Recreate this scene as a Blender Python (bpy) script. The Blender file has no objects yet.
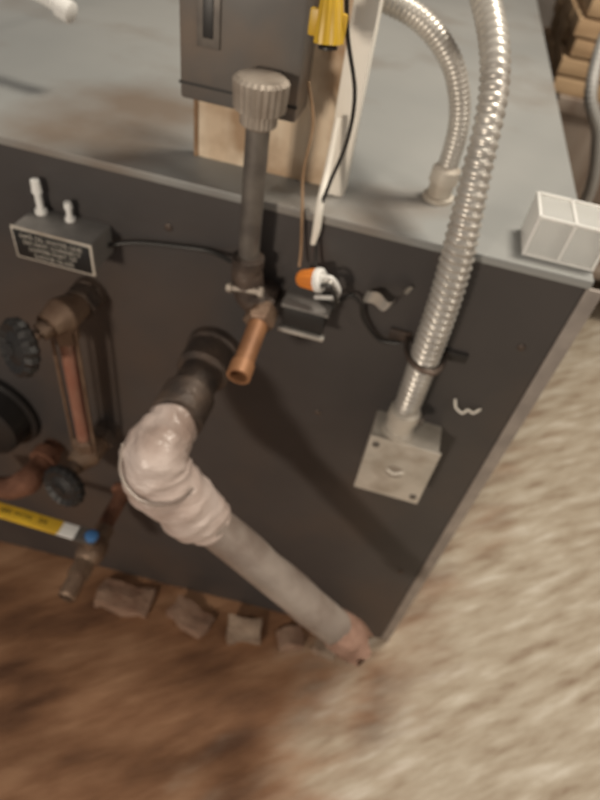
import bpy, bmesh, math, random
from mathutils import Matrix, Vector, noise
random.seed(4)
V=Vector
# ------------------------------------------------------------------ materials
def mat(name, col, rough=.5, metal=0, col2=None, scale=8, detail=6, bump=0, bscale=None, stretch=(1,1,1), trans=0, contrast=(.35,.65), rotz=0, spec=.5, dirt=None, dscale=7, dpos=(.5,.72), spot=None):
    m=bpy.data.materials.new(name); m.use_nodes=True
    n=m.node_tree.nodes; l=m.node_tree.links; b=n['Principled BSDF']
    b.inputs['Roughness'].default_value=rough; b.inputs['Metallic'].default_value=metal
    b.inputs['Specular IOR Level'].default_value=spec
    b.inputs['Base Color'].default_value=(*col,1)
    if trans: b.inputs['Transmission Weight'].default_value=trans
    tc=n.new('ShaderNodeTexCoord'); mp=n.new('ShaderNodeMapping'); mp.inputs['Scale'].default_value=stretch
    mp.inputs['Rotation'].default_value=(0,0,rotz)
    l.new(tc.outputs['Object'],mp.inputs['Vector'])
    out=None
    if col2:
        t=n.new('ShaderNodeTexNoise'); t.inputs['Scale'].default_value=scale; t.inputs['Detail'].default_value=detail
        l.new(mp.outputs[0],t.inputs['Vector'])
        r=n.new('ShaderNodeValToRGB'); r.color_ramp.elements[0].position=contrast[0]; r.color_ramp.elements[1].position=contrast[1]
        r.color_ramp.elements[0].color=(*col,1); r.color_ramp.elements[1].color=(*col2,1)
        l.new(t.outputs['Fac'],r.inputs['Fac']); out=r.outputs['Color']
        if dirt:
            t3=n.new('ShaderNodeTexNoise'); t3.inputs['Scale'].default_value=dscale; t3.inputs['Detail'].default_value=8
            mp3=n.new('ShaderNodeMapping'); mp3.inputs['Location'].default_value=(3.1,7.7,1.3); l.new(tc.outputs['Object'],mp3.inputs['Vector'])
            l.new(mp3.outputs[0],t3.inputs['Vector'])
            mr=n.new('ShaderNodeMapRange'); mr.inputs['From Min'].default_value=dpos[0]; mr.inputs['From Max'].default_value=dpos[1]; mr.inputs['To Max'].default_value=.85
            src=t3.outputs['Fac']
            if spot:   # dust settles around one place on the sheet metal
                ds=n.new('ShaderNodeVectorMath');ds.operation='DISTANCE';ds.inputs[1].default_value=spot[0];l.new(tc.outputs['Object'],ds.inputs[0])
                m1=n.new('ShaderNodeMapRange');m1.inputs['From Min'].default_value=0;m1.inputs['From Max'].default_value=spot[1];m1.inputs['To Min'].default_value=.26;m1.inputs['To Max'].default_value=0
                l.new(ds.outputs['Value'],m1.inputs['Value'])
                ad=n.new('ShaderNodeMath');ad.operation='ADD';l.new(src,ad.inputs[0]);l.new(m1.outputs[0],ad.inputs[1]);src=ad.outputs[0]
            l.new(src,mr.inputs['Value'])
            mx=n.new('ShaderNodeMix');mx.data_type='RGBA';l.new(mr.outputs[0],mx.inputs[0]);l.new(out,mx.inputs[6]);mx.inputs[7].default_value=(*dirt,1)
            out=mx.outputs[2]
        l.new(out,b.inputs['Base Color'])
    if bump:
        t2=n.new('ShaderNodeTexNoise'); t2.inputs['Scale'].default_value=bscale or scale*4; t2.inputs['Detail'].default_value=5
        l.new(mp.outputs[0],t2.inputs['Vector'])
        bp=n.new('ShaderNodeBump'); bp.inputs['Strength'].default_value=bump; bp.inputs['Distance'].default_value=.01
        l.new(t2.outputs['Fac'],bp.inputs['Height']); l.new(bp.outputs[0],b.inputs['Normal'])
    return m
M_front=mat('charcoal_jacket_paint',(.048,.043,.042),.42,0,(.066,.058,.055),4,bump=.05,bscale=60,dirt=(.10,.068,.05),dscale=3,dpos=(.48,.75))
M_top=mat('grey_cover_paint',(.27,.275,.268),.38,0,(.32,.322,.31),3,bump=.03,bscale=40,dirt=(.17,.125,.09),dscale=5,dpos=(.54,.82),spot=((-.50,.06,.9),.26))
M_lip=mat('jacket_flange_metal',(.27,.235,.21),.5,.2,(.38,.33,.29),20)
M_iron=mat('black_iron',(.055,.042,.036),.5,.3,(.12,.085,.065),30,bump=.2)
M_steel=mat('dull_steel',(.105,.09,.08),.5,.3,(.17,.15,.13),40)
M_union=mat('dusty_zinc_union',(.26,.215,.175),.55,.3,(.38,.33,.28),40)
M_rust=mat('rusty_iron',(.12,.05,.028),.8,.2,(.22,.10,.06),40,bump=.4)
M_copper=mat('aged_copper',(.19,.088,.042),.55,.3,(.31,.15,.07),25)
M_brass=mat('corroded_brass',(.24,.165,.115),.5,.45,(.17,.105,.07),30,bump=.15)
M_plaster=mat('pipe_wrap_tape',(.54,.45,.41),.33,0,(.42,.33,.29),12,bump=.6,bscale=30,stretch=(1,1,2.5),dirt=(.27,.19,.155),dscale=12)
M_dirtpipe=mat('dirty_painted_pipe',(.22,.18,.155),.4,.1,(.33,.28,.245),12,bump=.2,bscale=60,dirt=(.14,.095,.075),dscale=14,dpos=(.45,.7))
M_ragged=mat('flaking_pipe_end',(.33,.2,.15),.8,0,(.2,.11,.075),30,bump=.5)
M_conduit=mat('galvanised_flex',(.46,.43,.39),.36,.45,(.60,.57,.52),30)
M_conduit2=mat('grey_liquidtight_hose',(.36,.35,.33),.4,.2,(.45,.44,.42),20)
M_hous=mat('grey_terminal_housing',(.17,.16,.15),.5,.1,(.24,.225,.21),20)
M_box=mat('galvanised_box',(.46,.42,.36),.45,.2,(.60,.55,.48),25,dirt=(.33,.27,.21),dscale=20)
M_ctrl=mat('control_box_grey',(.10,.093,.088),.5,.1,(.135,.125,.115),10,dirt=(.20,.145,.105),dscale=9,dpos=(.46,.7))
M_dark=mat('black_plastic',(.018,.016,.015),.45)
M_rub=mat('black_cable',(.02,.018,.016),.5)
M_wood=mat('plywood_board',(.86,.74,.58),.7,0,(.68,.53,.38),5,stretch=(6,1,1),bump=.1,dirt=(.36,.22,.12),dscale=12,dpos=(.50,.66))
M_woodedge=mat('scorched_edge',(.25,.15,.08),.8,0,(.4,.27,.17),20)
M_white=mat('white_plastic',(.8,.79,.76),.4)
M_cream=mat('cream_strip_paint',(.92,.88,.80),.5,0,(.82,.76,.66),12)
M_yel=mat('yellow_plastic',(.70,.45,.03),.4,0,(.58,.36,.03),20)
M_orange=mat('orange_plastic',(.75,.24,.04),.5)
M_blue=mat('blue_plastic',(.06,.18,.42),.45)
M_label=mat('label_black',(.012,.012,.012),.4)
M_ink=mat('label_ink_white',(.42,.39,.34),.5)
M_brick=mat('broken_brick',(.21,.115,.075),.9,0,(.31,.20,.14),18,bump=.6)
M_stone=mat('mortar_rubble',(.36,.27,.20),.9,0,(.24,.16,.11),18,bump=.6)
M_lumber=mat('pine_lumber',(.60,.42,.25),.7,0,(.42,.27,.15),3,stretch=(1,10,14))
M_bench=mat('dusty_bench_wood',(.25,.19,.15),.8,0,(.33,.27,.22),4,stretch=(6,1,1))
M_wall=mat('masonry_wall_paint',(.22,.19,.165),.85,0,(.32,.28,.25),5,bump=.3)
M_glass=mat('red_sight_glass',(.24,.10,.07),.2,0,(.30,.16,.115),20)
M_clear=mat('translucent_plastic',(.85,.85,.82),.25,trans=.45)
# ------------------------------------------------------------------ builders
def root(name, loc=(0,0,0)):
    e=bpy.data.objects.new(name,None); e.location=loc; e.empty_display_size=.02
    bpy.context.collection.objects.link(e); return e
def fin(bm,name,m,par=None,ang=35,smooth=True):
    bmesh.ops.recalc_face_normals(bm,faces=bm.faces)
    me=bpy.data.meshes.new(name); bm.to_mesh(me); bm.free()
    if smooth:
        for p in me.polygons: p.use_smooth=True
        me.set_sharp_from_angle(angle=math.radians(ang))
    me.materials.append(m)
    o=bpy.data.objects.new(name,me); bpy.context.collection.objects.link(o)
    if par:
        o.parent=par; o.matrix_parent_inverse=Matrix.Translation(-V(par.location))
    return o
def box(name,lo,hi,m,par=None,bev=.003,rot=None,noise_amt=0,seg=2):
    bm=bmesh.new(); bmesh.ops.create_cube(bm,size=1)
    lo=V(lo);hi=V(hi); s=hi-lo; c=(lo+hi)/2
    for v in bm.verts: v.co=V((v.co.x*s.x,v.co.y*s.y,v.co.z*s.z))
    if noise_amt:
        bmesh.ops.subdivide_edges(bm,edges=bm.edges,cuts=5,use_grid_fill=True)
        for v in bm.verts: v.co+=noise.noise_vector((v.co+c)*30)*noise_amt
    elif bev: bmesh.ops.bevel(bm,geom=bm.edges,offset=bev,segments=seg,affect='EDGES',profile=.6)
    if rot: bmesh.ops.rotate(bm,verts=bm.verts,matrix=rot)
    for v in bm.verts: v.co+=c
    return fin(bm,name,m,par)
def frame(ax):
    ax=V(ax).normalized(); h=V((0,0,1)) if abs(ax.z)<.9 else V((1,0,0))
    a=ax.cross(h).normalized(); return ax,a,ax.cross(a)
def lathe(name,o,ax,prof,m,par=None,seg=28,lobes=0,lamp=0,ang=35):
    ax,a,b=frame(ax); o=V(o); bm=bmesh.new(); rings=[]
    for d,r in prof:
        ring=[]
        for i in range(seg):
            t=2*math.pi*i/seg; rr=max(r,.0004)*(1+(lamp*math.cos(lobes*t) if lobes and r>.001 else 0))
            ring.append(bm.verts.new(o+ax*d+a*math.cos(t)*rr+b*math.sin(t)*rr))
        rings.append(ring)
    for p,q in zip(rings,rings[1:]):
        for i in range(seg): bm.faces.new((p[i],p[(i+1)%seg],q[(i+1)%seg],q[i]))
    bm.faces.new(rings[0]); bm.faces.new(rings[-1])
    return fin(bm,name,m,par,ang)
def cr(pts,n=12):
    pts=[V(p) for p in pts]; P=[pts[0]*2-pts[1]]+pts+[pts[-1]*2-pts[-2]]; out=[]
    for i in range(1,len(P)-2):
        for k in range(n):
            t=k/n; a,b,c,d=P[i-1:i+3]
            out.append(.5*((2*b)+(c-a)*t+(2*a-5*b+4*c-d)*t*t+(3*b-a-3*c+d)*t**3))
    out.append(pts[-1]); return out
def resample(pts,step):
    out=[pts[0]]; acc=0
    for a,b in zip(pts,pts[1:]):
        L=(b-a).length; d=step-acc
        while d<=L:
            out.append(a+(b-a)*(d/L)); d+=step
        acc=L-(d-step)
    return out
def tube(name,pts,r,m,par=None,seg=20,n=12,rib=0,pitch=.006,lump=0,ang=40,ragged=0,wrinkle=0):
    P=cr(pts,n)
    if rib: P=resample(P,pitch/4)
    bm=bmesh.new(); rings=[]; prev=None; N=len(P)
    for i,p in enumerate(P):
        t=(P[min(i+1,N-1)]-P[max(i-1,0)]).normalized()
        if prev is None: _,a,_b=frame(t)
        else: a=(prev-t*prev.dot(t)).normalized()
        prev=a; b=t.cross(a)
        f=i/(N-1)*(len(r)-1) if isinstance(r,(list,tuple)) else 0
        rr=r if not isinstance(r,(list,tuple)) else r[int(f)]*(1-f%1)+r[min(int(f)+1,len(r)-1)]*(f%1)
        ring=[]
        for k in range(seg):
            th=2*math.pi*k/seg; q=rr
            if rib: q*=1+rib*math.sin(2*math.pi*i/4+th)
            d=a*math.cos(th)+b*math.sin(th)
            if lump: q+=lump*noise.noise((p+d*rr)*28)
            if wrinkle: q+=wrinkle*(1-abs(math.sin(i*.42+th+2*noise.noise((p+d*rr)*20))))
            off=t*(ragged*noise.noise(d*2.3+V((5,1,2)))) if ragged and i==N-1 else V((0,0,0))
            ring.append(bm.verts.new(p+d*q+off))
        rings.append(ring)
    for p,q in zip(rings,rings[1:]):
        for i in range(seg): bm.faces.new((p[i],p[(i+1)%seg],q[(i+1)%seg],q[i]))
    bm.faces.new(rings[0]); bm.faces.new(rings[-1])
    return fin(bm,name,m,par,ang)
def text(name,s,size,loc,rot,m,par):
    c=bpy.data.curves.new(name,'FONT'); c.body=s; c.size=size; c.extrude=.0002; c.align_x='CENTER'; c.align_y='CENTER'
    o=bpy.data.objects.new(name,c); o.rotation_euler=rot; o.location=V(loc)
    bpy.context.collection.objects.link(o); c.materials.append(m)
    o.parent=par; o.matrix_parent_inverse=Matrix.Translation(-V(par.location)); return o
HEX=6
# ------------------------------------------------------------------ room
def floorz(x): return -.045+.1*x
bm=bmesh.new()
nx,ny=120,110; g=[]
for j in range(ny+1):
    row=[]
    for i in range(nx+1):
        x=-2.2+4.4*i/nx; y=-1.4+4.0*j/ny
        z=floorz(x)+.006*noise.noise(V((x*5,y*5,0)))+.003*noise.noise(V((x*17,y*17,3)))
        row.append(bm.verts.new((x,y,z)))
    g.append(row)
for j in range(ny):
    for i in range(nx): bm.faces.new((g[j][i],g[j][i+1],g[j+1][i+1],g[j+1][i]))
def floor_mat():
    m=bpy.data.materials.new('dirty_concrete'); m.use_nodes=True
    n=m.node_tree.nodes;l=m.node_tree.links;b=n['Principled BSDF'];b.inputs['Roughness'].default_value=.7
    tc=n.new('ShaderNodeTexCoord')
    def nz(scale,rot=0,st=(1,1,1),detail=6,rough=.5):
        mp=n.new('ShaderNodeMapping');mp.inputs['Rotation'].default_value=(0,0,rot)
        mp2=n.new('ShaderNodeMapping');mp2.inputs['Scale'].default_value=st
        l.new(tc.outputs['Object'],mp.inputs['Vector']);l.new(mp.outputs[0],mp2.inputs['Vector'])
        t=n.new('ShaderNodeTexNoise');t.inputs['Scale'].default_value=scale;t.inputs['Detail'].default_value=detail;t.inputs['Roughness'].default_value=rough
        l.new(mp2.outputs[0],t.inputs['Vector']);return t.outputs['Fac']
    def ramp(f,els):
        r=n.new('ShaderNodeValToRGB');e=r.color_ramp.elements
        while len(e)<len(els): e.new(.5)
        for q,(p,c) in zip(e,els): q.position=p;q.color=(*c,1)
        l.new(f,r.inputs['Fac']);return r.outputs['Color']
    conc=ramp(nz(7,-.6,(1,5,1),8,.6),[(.30,(.24,.165,.11)),(.42,(.38,.31,.23)),(.56,(.48,.415,.325)),(.70,(.63,.575,.49))])
    rust=ramp(nz(5,-.6,(1,2.8,1),7),[(.30,(.10,.042,.018)),(.48,(.22,.105,.050)),(.70,(.36,.20,.11))])
    sep=n.new('ShaderNodeSeparateXYZ');l.new(tc.outputs['Object'],sep.inputs[0])
    m1=n.new('ShaderNodeMath');m1.operation='MULTIPLY_ADD';m1.inputs[1].default_value=-.25;l.new(sep.outputs['Y'],m1.inputs[0]);l.new(sep.outputs['X'],m1.inputs[2])
    m2=n.new('ShaderNodeMath');m2.operation='MULTIPLY_ADD';m2.inputs[1].default_value=.65;l.new(nz(6,-.5,(1,2.6,1)),m2.inputs[0]);l.new(m1.outputs[0],m2.inputs[2])
    mr=n.new('ShaderNodeMapRange');mr.inputs['From Min'].default_value=.12;mr.inputs['From Max'].default_value=.54
    mr.interpolation_type='SMOOTHSTEP'
    l.new(m2.outputs[0],mr.inputs['Value'])
    mx=n.new('ShaderNodeMix');mx.data_type='RGBA';l.new(mr.outputs[0],mx.inputs[0]);l.new(rust,mx.inputs[6]);l.new(conc,mx.inputs[7])
    l.new(mx.outputs[2],b.inputs['Base Color'])
    bp=n.new('ShaderNodeBump');bp.inputs['Strength'].default_value=.3;bp.inputs['Distance'].default_value=.01
    l.new(nz(22,-.6,(1,3.5,1)),bp.inputs['Height']);l.new(bp.outputs[0],b.inputs['Normal'])
    return m
fin(bm,'floor',floor_mat())
box('wall_back',(-2.2,2.5,-.3),(2.2,2.6,2.4),M_wall,bev=0)
box('wall_right',(2.1,-1.4,-.1),(2.2,2.5,2.4),M_wall,bev=0)
# ------------------------------------------------------------------ boiler
B=root('boiler',(-.55,.8,0))
bm=bmesh.new()
X0,X1,Y1=-1.25,0,2.1
vs=[bm.verts.new(c) for c in [(X0,0,floorz(X0)-.01),(X1,0,floorz(X1)-.01),(X1,Y1,floorz(X1)-.01),(X0,Y1,floorz(X0)-.01),(X0,0,.893),(X1,0,.893),(X1,Y1,.893),(X0,Y1,.893)]]
for f in [(0,1,5,4),(1,2,6,5),(2,3,7,6),(3,0,4,7),(4,5,6,7),(0,3,2,1)]: bm.faces.new([vs[i] for i in f])
fin(bm,'jacket_body',M_front,B,smooth=False)
# thin folded-edge cover (bmesh coordinates stay in world space so the dust spot sits by the control box)
box('top_cover',(X0-.004,-.002,.892),(X1+.004,Y1,.902),M_top,B,bev=.002)
box('side_flange',(.0005,-.002,-.04),(.018,.004,.892),M_lip,B,bev=.001)
for (x,z) in [(-.243,.604),(-.03,.80),(-.03,.25),(-.50,.35),(-.72,.84),(-.46,.84)]:
    lathe('jacket_screw',(x,.001,z),(0,-1,0),[(0,.005),(.002,.005),(.003,.003),(.003,.0)],M_iron,B,seg=10)
lathe('burner_flange',(-.80,.001,.40),(0,-1,0),[(0,.085),(.012,.085),(.014,.075),(.05,.07),(.055,.06),(.055,0)],M_dark,B)
# ------------------------------------------------------------------ terminal box with nameplate
S=root('water_level_terminal_box',(-.58,-.025,.8))
box('housing',(-.630,-.05,.786),(-.534,.0005,.824),M_hous,S,bev=.002)
box('nameplate_rim',(-.632,-.0515,.783),(-.532,-.0495,.8245),M_box,S,bev=.0006)
box('nameplate',(-.629,-.053,.786),(-.535,-.0510,.8215),M_label,S,bev=.0008)
for i,s in enumerate(('SAFE OIL WATER LINE','DO NOT CONNECT','LOWER PART OF','GAUGE GLASS')):
    text('nameplate_line_%d'%(i+1),s,.0078,(-.582,-.0534,.8155-.0079*i),(math.pi/2,0,0),M_ink,S)
lathe('terminal_post',(-.616,-.012,.823),(0,0,1),[(0,.007),(.006,.007),(.007,.004),(.026,.004),(.027,.006),(.042,.005),(.042,0)],M_white,S,seg=14)
lathe('terminal_post',(-.579,-.012,.823),(0,0,1),[(0,.006),(.005,.006),(.006,.0035),(.016,.0035),(.017,.005),(.024,.004),(.024,0)],M_white,S,seg=14)
tube('sensor_wire',[(-.540,-.012,.80),(-.50,-.006,.812),(-.44,-.005,.822),(-.405,-.006,.826),(-.372,-.02,.828)],.0028,M_rub,S,seg=8)
# ------------------------------------------------------------------ gauge glass
G=root('water_gauge_glass',(-.58,-.06,.56))
def valve(zc,xo,whx,wz,wy=-.118):
    lathe('shank',(xo+.004,.0,zc),(0,-1,0),[(0,.022),(.012,.022),(.013,.015),(.05,.015)],M_iron,G,seg=20)
    lathe('hex_nut',(xo+.004,-.014,zc),(0,-1,0),[(0,.023),(.02,.023)],M_iron,G,seg=HEX)
    tube('body',[(xo+.004,-.03,zc),(xo-.004,-.06,zc),(xo-.010,-.085,zc-.002)],[.017,.025,.016],M_brass,G,lump=.002)
    d=V((whx-xo+.004,-.045,wz-zc+.03))
    lathe('stem',(xo-.010,-.08,zc-.004),V((whx,wy,wz))-V((xo-.010,-.08,zc-.004)),[(0,.012),(.015,.012),(.016,.006),(.038,.006)],M_brass,G,seg=16)
    lathe('handwheel',(whx,wy,wz),d,[(-.008,0),(-.008,.012),(-.006,.022),(-.010,.031),(-.004,.036),(.004,.036),(.010,.031),(.006,.022),(.010,.010),(.014,.008),(.014,0)],M_dark,G,seg=64,lobes=16,lamp=.045)
valve(.716,-.578,-.608,.700); valve(.43,-.587,-.600,.412)
lathe('upper_packing_nut',(-.583,-.06,.705),(0,0,-1),[(0,.018),(.028,.018),(.032,.013)],M_brass,G,seg=HEX)
lathe('lower_packing_nut',(-.590,-.06,.44),(0,0,1),[(0,.018),(.026,.018),(.03,.013)],M_brass,G,seg=HEX)
tube('sight_tube',[(-.583,-.06,.68),(-.590,-.06,.46)],.0105,M_glass,G,n=2)
for dx,dy in ((-.018,-.004),(.018,-.004),(.0,.02)):
    tube('guard_rod',[(-.583+dx,-.06+dy,.70),(-.590+dx,-.06+dy,.445)],.0026,M_brass,G,seg=8,n=2)
R=root('rusty_pipe_elbow',(-.70,-.05,.34))
tube('elbow',[(-.70,0,.335),(-.70,-.05,.335),(-.705,-.085,.33),(-.74,-.095,.31),(-.80,-.10,.29)],[.018,.018,.024,.020,.018],M_rust,R,lump=.003)
lathe('elbow_collar',(-.70,-.02,.335),(0,-1,0),[(0,.024),(.02,.024)],M_rust,R,seg=20)
# ------------------------------------------------------------------ wrapped pipe
W=root('wrapped_drain_pipe',(-.3,-.2,.5))
lathe('wall_collar',(-.399,.0,.672),(0,-1,0),[(0,.038),(.012,.038),(.016,.035),(.050,.035),(.055,.030)],M_iron,W)
lathe('nipple',(-.399,-.05,.672),(0,-1,0),[(0,.0275),(.105,.0275)],M_iron,W)
lathe('nipple_coupling',(-.399,-.090,.672),(0,-1,0),[(0,.028),(.004,.033),(.045,.033),(.05,.028)],M_iron,W)
tube('wrapped_elbow',[(-.400,-.145,.674),(-.401,-.172,.674),(-.399,-.196,.666),(-.391,-.205,.647),(-.370,-.205,.616),(-.342,-.202,.587),(-.326,-.2,.571)],[.029,.034,.037,.038,.037,.034,.030],M_plaster,W,seg=48,lump=.008,wrinkle=.0022)
tube('wrap_seam',[(-.434,-.203,.688),(-.424,-.231,.670),(-.395,-.245,.654),(-.362,-.235,.651),(-.348,-.213,.657)],.0018,M_dirtpipe,W,seg=8)
tube('discharge_pipe',[(-.345,-.203,.592),(-.118,-.200,.371)],.0265,M_dirtpipe,W,seg=28,n=10,lump=.0025)
tube('flaking_end',[(-.140,-.2,.392),(-.125,-.2,.378),(-.108,-.2,.361)],[.028,.032,.029],M_ragged,W,seg=32,lump=.008,ragged=.03)
# ------------------------------------------------------------------ drain ball valve
D=root('drain_ball_valve',(-.565,-.14,.25))
lathe('nipple',(-.570,0,.253),(0,-1,0),[(0,.024),(.008,.024),(.009,.014),(.10,.014)],M_rust,D)
lathe('valve_body',(-.568,-.085,.252),(0,-1,0),[(0,.017),(.022,.017),(.026,.021),(.04,.024),(.055,.024),(.068,.021),(.072,.017),(.094,.017)],M_brass,D,seg=24)
lathe('valve_hex',(-.568,-.165,.252),(0,-1,0),[(0,.019),(.02,.019)],M_brass,D,seg=HEX)
lathe('hose_thread',(-.567,-.18,.251),(0,-1,0),[(i*.003,.0145+(.0015 if i%2 else 0)) for i in range(14)]+[(.043,.012),(.01,.011)],M_brass,D)
lathe('stem',(-.568,-.132,.27),(0,0,1),[(0,.011),(.018,.011),(.019,.007),(.03,.007)],M_brass,D,seg=16)
box('lever_hub',(-.590,-.146,.296),(-.552,-.118,.300),M_steel,D,bev=.001)
box('lever_crank',(-.625,-.145,.296),(-.585,-.120,.300),M_white,D,bev=.001)
box('lever_grip',(-.760,-.145,.294),(-.618,-.120,.303),M_yel,D,bev=.003)
text('grip_print','600 WOG   3/4',.013,(-.685,-.1325,.3033),(0,0,0),M_label,D)
lathe('stem_cap',(-.562,-.132,.300),(0,0,1),[(0,.011),(.006,.011),(.008,.008),(.008,0)],M_blue,D,seg=20)
# ------------------------------------------------------------------ control box with riser
K=root('pressure_control',(-.37,0,1.0))
box('case',(-.443,.0,.986),(-.326,.052,1.17),M_ctrl,K,bev=.004)
box('case_seam',(-.4435,-.001,1.0),(-.3255,.001,1.002),M_dark,K,bev=0)
box('scale_window',(-.425,-.0025,1.035),(-.403,.001,1.085),M_steel,K,bev=.001)
box('scale_slot',(-.419,-.0035,1.043),(-.409,0,1.078),M_dark,K,bev=.001)
lathe('riser_pipe',(-.354,-.03,.815),(0,0,1),[(0,.0115),(.18,.0115)],M_steel,K)
lathe('ribbed_union',(-.354,-.03,.988),(0,0,1),[(0,.013),(.003,.017),(.014,.017),(.016,.0235),(.040,.025),(.043,.021),(.043,.0)],M_union,K,seg=96,lobes=24,lamp=.03)
box('union_bracket',(-.366,-.03,1.01),(-.342,.002,1.03),M_steel,K,bev=.002)
tube('siphon_elbow',[(-.354,-.03,.85),(-.354,-.03,.825),(-.349,-.03,.802),(-.336,-.03,.79),(-.322,-.028,.786)],[.014,.018,.019,.018,.014],M_iron,K)
lathe('elbow_bead',(-.354,-.03,.838),(0,0,1),[(0,.018),(.010,.018)],M_iron,K)
tube('tee_branch',[(-.336,-.03,.79),(-.332,.0,.788)],.016,M_iron,K,n=3)
lathe('compression_nut',(-.330,-.035,.786),(.03,-1,-.2),[(0,.0185),(.022,.0185),(.025,.014)],M_brass,K,seg=HEX)
lathe('copper_stub',(-.329,-.05,.783),(.02,-1,-.2),[(0,.0115),(.066,.0115),(.067,.0135),(.085,.0135),(.085,.010),(.06,.009)],M_copper,K)
lathe('clamp_bolt',(-.372,-.045,.812),(1,0,.1),[(0,.006),(.006,.006),(.0065,.0035),(.036,.0035),(.037,.006),(.042,.006)],M_union,K,seg=HEX)
# ------------------------------------------------------------------ board standing on top
P=root('plywood_mounting_board',(-.36,.07,1.0))
box('panel',(-.448,.062,.902),(-.296,.074,1.22),M_wood,P,bev=.002)
box('scorched_left_edge',(-.453,.061,.902),(-.448,.075,1.22),M_woodedge,P,bev=.001)
box('white_batten',(-.296,.046,.902),(-.272,.075,1.22),M_cream,P,bev=.002)
C1=root('thermostat_cable',(-.29,.0,1.0))
tube('black_lead',[(-.296,-.02,1.12),(-.287,-.02,1.075),(-.272,-.018,1.03),(-.272,-.012,.985),(-.282,-.008,.94),(-.288,-.01,.90),(-.283,-.012,.862),(-.28,-.02,.845)],.0019,M_rub,C1,seg=8)
tube('white_lead',[(-.290,.03,.99),(-.289,.012,.945),(-.288,-.008,.918),(-.287,-.010,.890),(-.288,-.012,.872)],[.003,.0035,.0042,.0045,.003],M_cream,C1,seg=10)
tube('brown_lead',[(-.322,.02,1.02),(-.310,.01,.985),(-.312,.004,.94),(-.306,-.006,.905),(-.300,-.012,.862),(-.298,-.02,.845)],.0016,M_woodedge,C1,seg=8)
Y=root('yellow_wire_nut',(-.303,-.03,1.083))
ax=V((.1,-.1,-1)).normalized()
lathe('cone',V((-.303,-.03,1.108)),ax,[(0,.0),(0,.005),(.004,.008),(.034,.0115),(.040,.012),(.040,.009),(.02,.008)],M_yel,Y,seg=48,lobes=12,lamp=.05)
box('wing_a',(-.318,-.033,1.070),(-.287,-.027,1.090),M_yel,Y,bev=.0025)
lathe('socket',V((-.299,-.034,1.066)),ax,[(0,.008),(.002,.008)],M_dark,Y)
# ------------------------------------------------------------------ wire nut + relay
O=root('orange_wire_nut',(-.283,-.03,.841))
ax=V((1,-.25,.35)).normalized(); s0=V((-.296,-.026,.834))
lathe('cone',s0,ax,[(0,0),(0,.006),(.004,.009),(.022,.012),(.024,.0125)],M_orange,O,seg=48,lobes=10,lamp=.06)
lathe('collar',s0+ax*.024,ax,[(0,.0135),(.005,.0135),(.007,.011)],M_white,O)
for k,(dy,dz) in enumerate(((0,.004),(-.006,-.003),(.004,-.006))):
    s=s0+ax*.028+V((0,dy,dz))
    tube('lead_%d'%k,[s,s+V((.012,-.003,.004)),s+V((.022,0,-.010-.004*k)),s+V((.018,.01,-.028)),V((-.275+.006*k,-.012,.805))],.0025,[M_white,M_rub,M_conduit][k],O,seg=8)
Q=root('small_relay',(-.281,-.02,.79))
box('relay_case',(-.306,-.040,.772),(-.256,.0005,.800),M_dark,Q,bev=.003)
box('relay_rim',(-.309,-.038,.799),(-.253,.0005,.803),M_hous,Q,bev=.001)
box('relay_foot',(-.309,-.044,.768),(-.253,-.036,.773),M_conduit,Q,bev=.001)
T=root('foil_tape_scrap',(-.198,-.01,.826))
bm=bmesh.new(); prev=None
for i in range(19):
    s=i/18; x=-.222+.048*s; z=.818+.018*s+.006*math.sin(s*9); y=-.004-.014*math.sin(s*math.pi)-.004*math.sin(s*12)
    a=bm.verts.new((x,y,z-.010+.004*s)); b=bm.verts.new((x+.004,y-.004,z+.010-.003*s))
    if prev: bm.faces.new((prev[0],a,b,prev[1]))
    prev=(a,b)
fin(bm,'crumpled_foil',M_conduit,T)
tube('black_wire',[(-.256,-.02,.795),(-.238,-.015,.82),(-.222,-.012,.812),(-.214,-.01,.79),(-.19,-.008,.765),(-.165,-.01,.768)],.0024,M_rub,T,seg=8)
# ------------------------------------------------------------------ conduits
F=root('flexible_conduit',(-.14,-.03,.9))
tube('armour',[(-.1325,-.030,.690),(-.1335,-.030,.76),(-.137,-.028,.88),(-.147,-.013,.978),(-.156,.030,1.052),(-.182,.100,1.096),(-.225,.18,1.13),(-.28,.26,1.16)],[.0150,.0165,.0160,.0125,.0125,.0125,.0125],M_conduit,F,seg=22,rib=.10,pitch=.0088,ang=60)
lathe('connector',(-.1325,-.030,.638),(0,0,1),[(0,.012),(.004,.021),(.012,.021),(.013,.018),(.03,.018),(.031,.0205),(.046,.020),(.050,.014)],M_box,F,seg=24)
box('connector_screw',(-.115,-.036,.668),(-.106,-.026,.680),M_steel,F,bev=.001)
box('strap_tab',(-.112,-.004,.758),(-.082,.0,.772),M_dark,F,bev=.001)
box('strap_tab_b',(-.180,-.004,.768),(-.154,.0,.782),M_iron,F,bev=.001)
tube('strap_saddle',[(-.108,-.002,.766),(-.112,-.030,.767),(-.122,-.048,.769),(-.142,-.048,.772),(-.155,-.030,.774),(-.158,-.002,.776)],.0035,M_iron,F,seg=8)
H=root('flexible_conduit',(-.17,.1,1.0))
tube('armour',[(-.168,.10,.93),(-.1695,.10,.980),(-.180,.10,1.015),(-.200,.10,1.045),(-.236,.10,1.070),(-.285,.10,1.082),(-.35,.11,1.09),(-.45,.13,1.12)],.0110,M_conduit,H,seg=22,rib=.055,pitch=.005,ang=60)
lathe('connector',(-.168,.10,.902),(0,0,1),[(0,.018),(.005,.018),(.006,.014),(.020,.014),(.021,.0165),(.036,.016),(.040,.012)],M_box,H,seg=24)
J=root('junction_box',(-.12,-.025,.585))
box('box_body',(-.164,-.050,.530),(-.074,.0005,.642),M_box,J,bev=.003)
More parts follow.
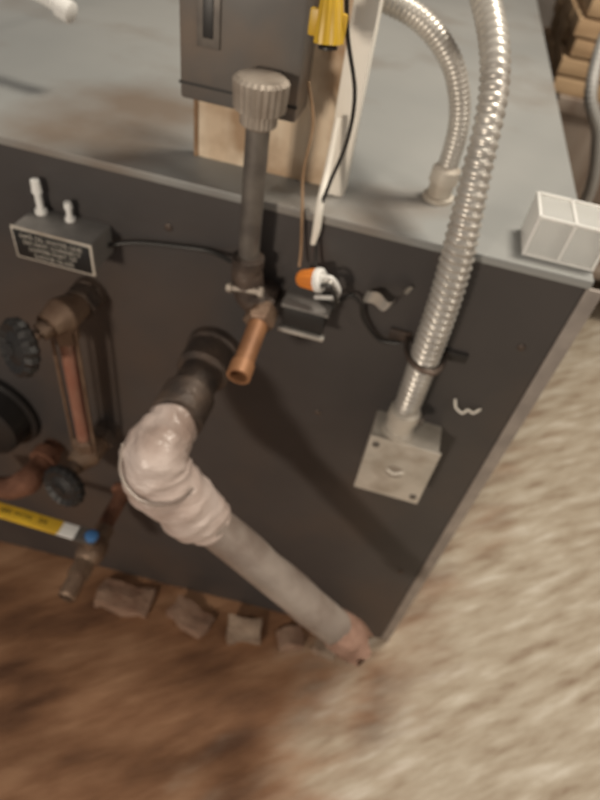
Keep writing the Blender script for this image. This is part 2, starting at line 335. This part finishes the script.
box('cover_plate',(-.166,-.0525,.528),(-.072,-.0495,.644),M_box,J,bev=.0012)
for sx,sz in ((-.156,.630),(-.082,.543)):
    lathe('cover_screw',(sx,-.052,sz),(0,-1,0),[(0,.005),(.002,.005),(.003,.003),(.003,0)],M_steel,J,seg=12)
lathe('knockout',(-.120,-.052,.585),(0,-1,0),[(0,.012),(.001,.012),(.001,0)],M_union,J,seg=24)
tube('knockout_scratch',[(-.131,-.0535,.588),(-.120,-.0535,.582),(-.108,-.0535,.590)],.002,M_cream,J,seg=6)
Z=root('bent_wire_clip',(-.056,-.005,.688))
tube('clip',[(-.075,-.004,.700),(-.070,-.006,.688),(-.060,-.008,.683),(-.055,-.007,.690),(-.047,-.006,.686),(-.040,-.004,.694)],.0016,M_cream,Z,seg=8)
U=root('plastic_outlet_cover',(-.035,.045,.92))
box('shell',(-.070,.018,.9025),(.002,.072,.946),M_clear,U,bev=.004)
for x in (-.070,-.034,.002):
    box('rib',(x-.0015,.0165,.9025),(x+.0015,.0735,.948),M_white,U,bev=.0006)
for z in (.904,.946):
    box('band',(-.072,.0165,z-.0013),(.004,.0195,z+.0013),M_white,U,bev=.0005)
box('back_band',(-.072,.0705,.945),(.004,.0735,.948),M_white,U,bev=.0005)
N=root('white_ribbed_hose',(-.69,.13,.98))
tube('hose',[(-.648,.150,.998),(-.68,.155,1.006),(-.74,.165,1.01),(-.82,.17,.985),(-.88,.18,.915)],.010,M_white,N,rib=.07,pitch=.007,ang=60)
lathe('hose_cuff',(-.636,.148,.9935),(-1,.1,.3),[(0,.009),(.002,.012),(.018,.012)],M_white,N)
# ------------------------------------------------------------------ rubble
def rubble(name,c,s,rz,m,seed):
    return box(name,V(c)-V(s)/2,V(c)+V(s)/2,m,None,rot=Matrix.Rotation(rz,3,'Z')@Matrix.Rotation(.10*((seed%3)-1),3,'X'),noise_amt=.009)
def fz(x,h): return floorz(x)+h/2-.006
for i,(x,y,s,rz,m,nm) in enumerate([(-.575,-.062,(.12,.06,.028),.05,M_brick,'broken_brick'),(-.415,-.066,(.095,.05,.028),-.35,M_brick,'broken_brick'),(-.29,-.064,(.075,.05,.032),.2,M_stone,'mortar_chunk'),(-.19,-.05,(.055,.045,.022),.4,M_brick,'broken_brick'),(-.11,-.05,(.05,.045,.02),-.3,M_stone,'mortar_chunk')]):
    rubble(nm,(x,y,fz(x,s[2])),s,rz,m,i)
# ------------------------------------------------------------------ background
WB=root('workbench',(.7,1.6,.3))
box('bench_top',(.14,1.3,.68),(1.4,1.95,.72),M_bench,WB)
for x in (.2,1.3):
    for y in (1.36,1.88): box('leg',(x-.04,y-.04,floorz(x)),(x+.04,y+.04,.68),M_bench,WB)
box('bench_apron',(.16,1.31,.45),(1.38,1.33,.68),M_bench,WB)
box('lower_shelf',(.16,1.32,.2),(1.34,1.93,.23),M_bench,WB)
LS=root('lumber_stack',(.7,1.6,.8))
for k in range(5):
    for j in range(4):
        x0=.11+.02*random.random(); y0=1.32+j*.15
        box('plank',(x0,y0,.7215+k*.046),(1.3,y0+.138,.7215+k*.046+.040),M_lumber,LS,bev=.003)
HH=root('hanging_hose',(.12,.9,.5))
tube('hose',[(.26,1.22,.975),(.17,1.08,1.0),(.118,.97,.94),(.125,.9,.84),(.18,.9,.76),(.23,.92,.6),(.24,1.0,.3),(.24,1.1,-.006)],.013,M_conduit2,HH,rib=.07,pitch=.01,ang=60)
# ------------------------------------------------------------------ lights
def area(name,loc,tgt,size,power,col):
    L=bpy.data.lights.new(name,'AREA');L.size=size;L.energy=power;L.color=col
    o=bpy.data.objects.new(name,L);o.location=loc
    o.rotation_euler=(V(tgt)-V(loc)).to_track_quat('-Z','Y').to_euler();bpy.context.collection.objects.link(o)
area('ceiling_lamp',(.4,.5,2.9),(-.1,.3,0),.5,52,(1,.91,.775))
area('work_lamp',(-.95,-2.1,1.25),(-.3,0,.5),.22,24,(1,.87,.72))
area('side_lamp',(1.5,-.9,1.9),(.3,-.1,0),.4,9,(1,.89,.75))
w=bpy.data.worlds.new('World');bpy.context.scene.world=w;w.use_nodes=True
w.node_tree.nodes['Background'].inputs[0].default_value=(.95,.9,.85,1);w.node_tree.nodes['Background'].inputs[1].default_value=.19
# ------------------------------------------------------------------ camera
M=Matrix(((.9618,-.2622,.0782),(.2419,.6811,-.6915),(.128,.684,.7186)))
cd=bpy.data.cameras.new('camera');cam=bpy.data.objects.new('camera',cd);bpy.context.collection.objects.link(cam)
cam.matrix_world=Matrix.Translation((-.208,-.5645,1.205))@M.to_4x4()
cd.sensor_fit='VERTICAL';cd.sensor_height=36;cd.lens=26;cd.clip_start=.02
cd.dof.use_dof=True;cd.dof.focus_distance=.25;cd.dof.aperture_fstop=9
bpy.context.scene.camera=cam
bpy.context.scene.view_settings.view_transform='Standard'
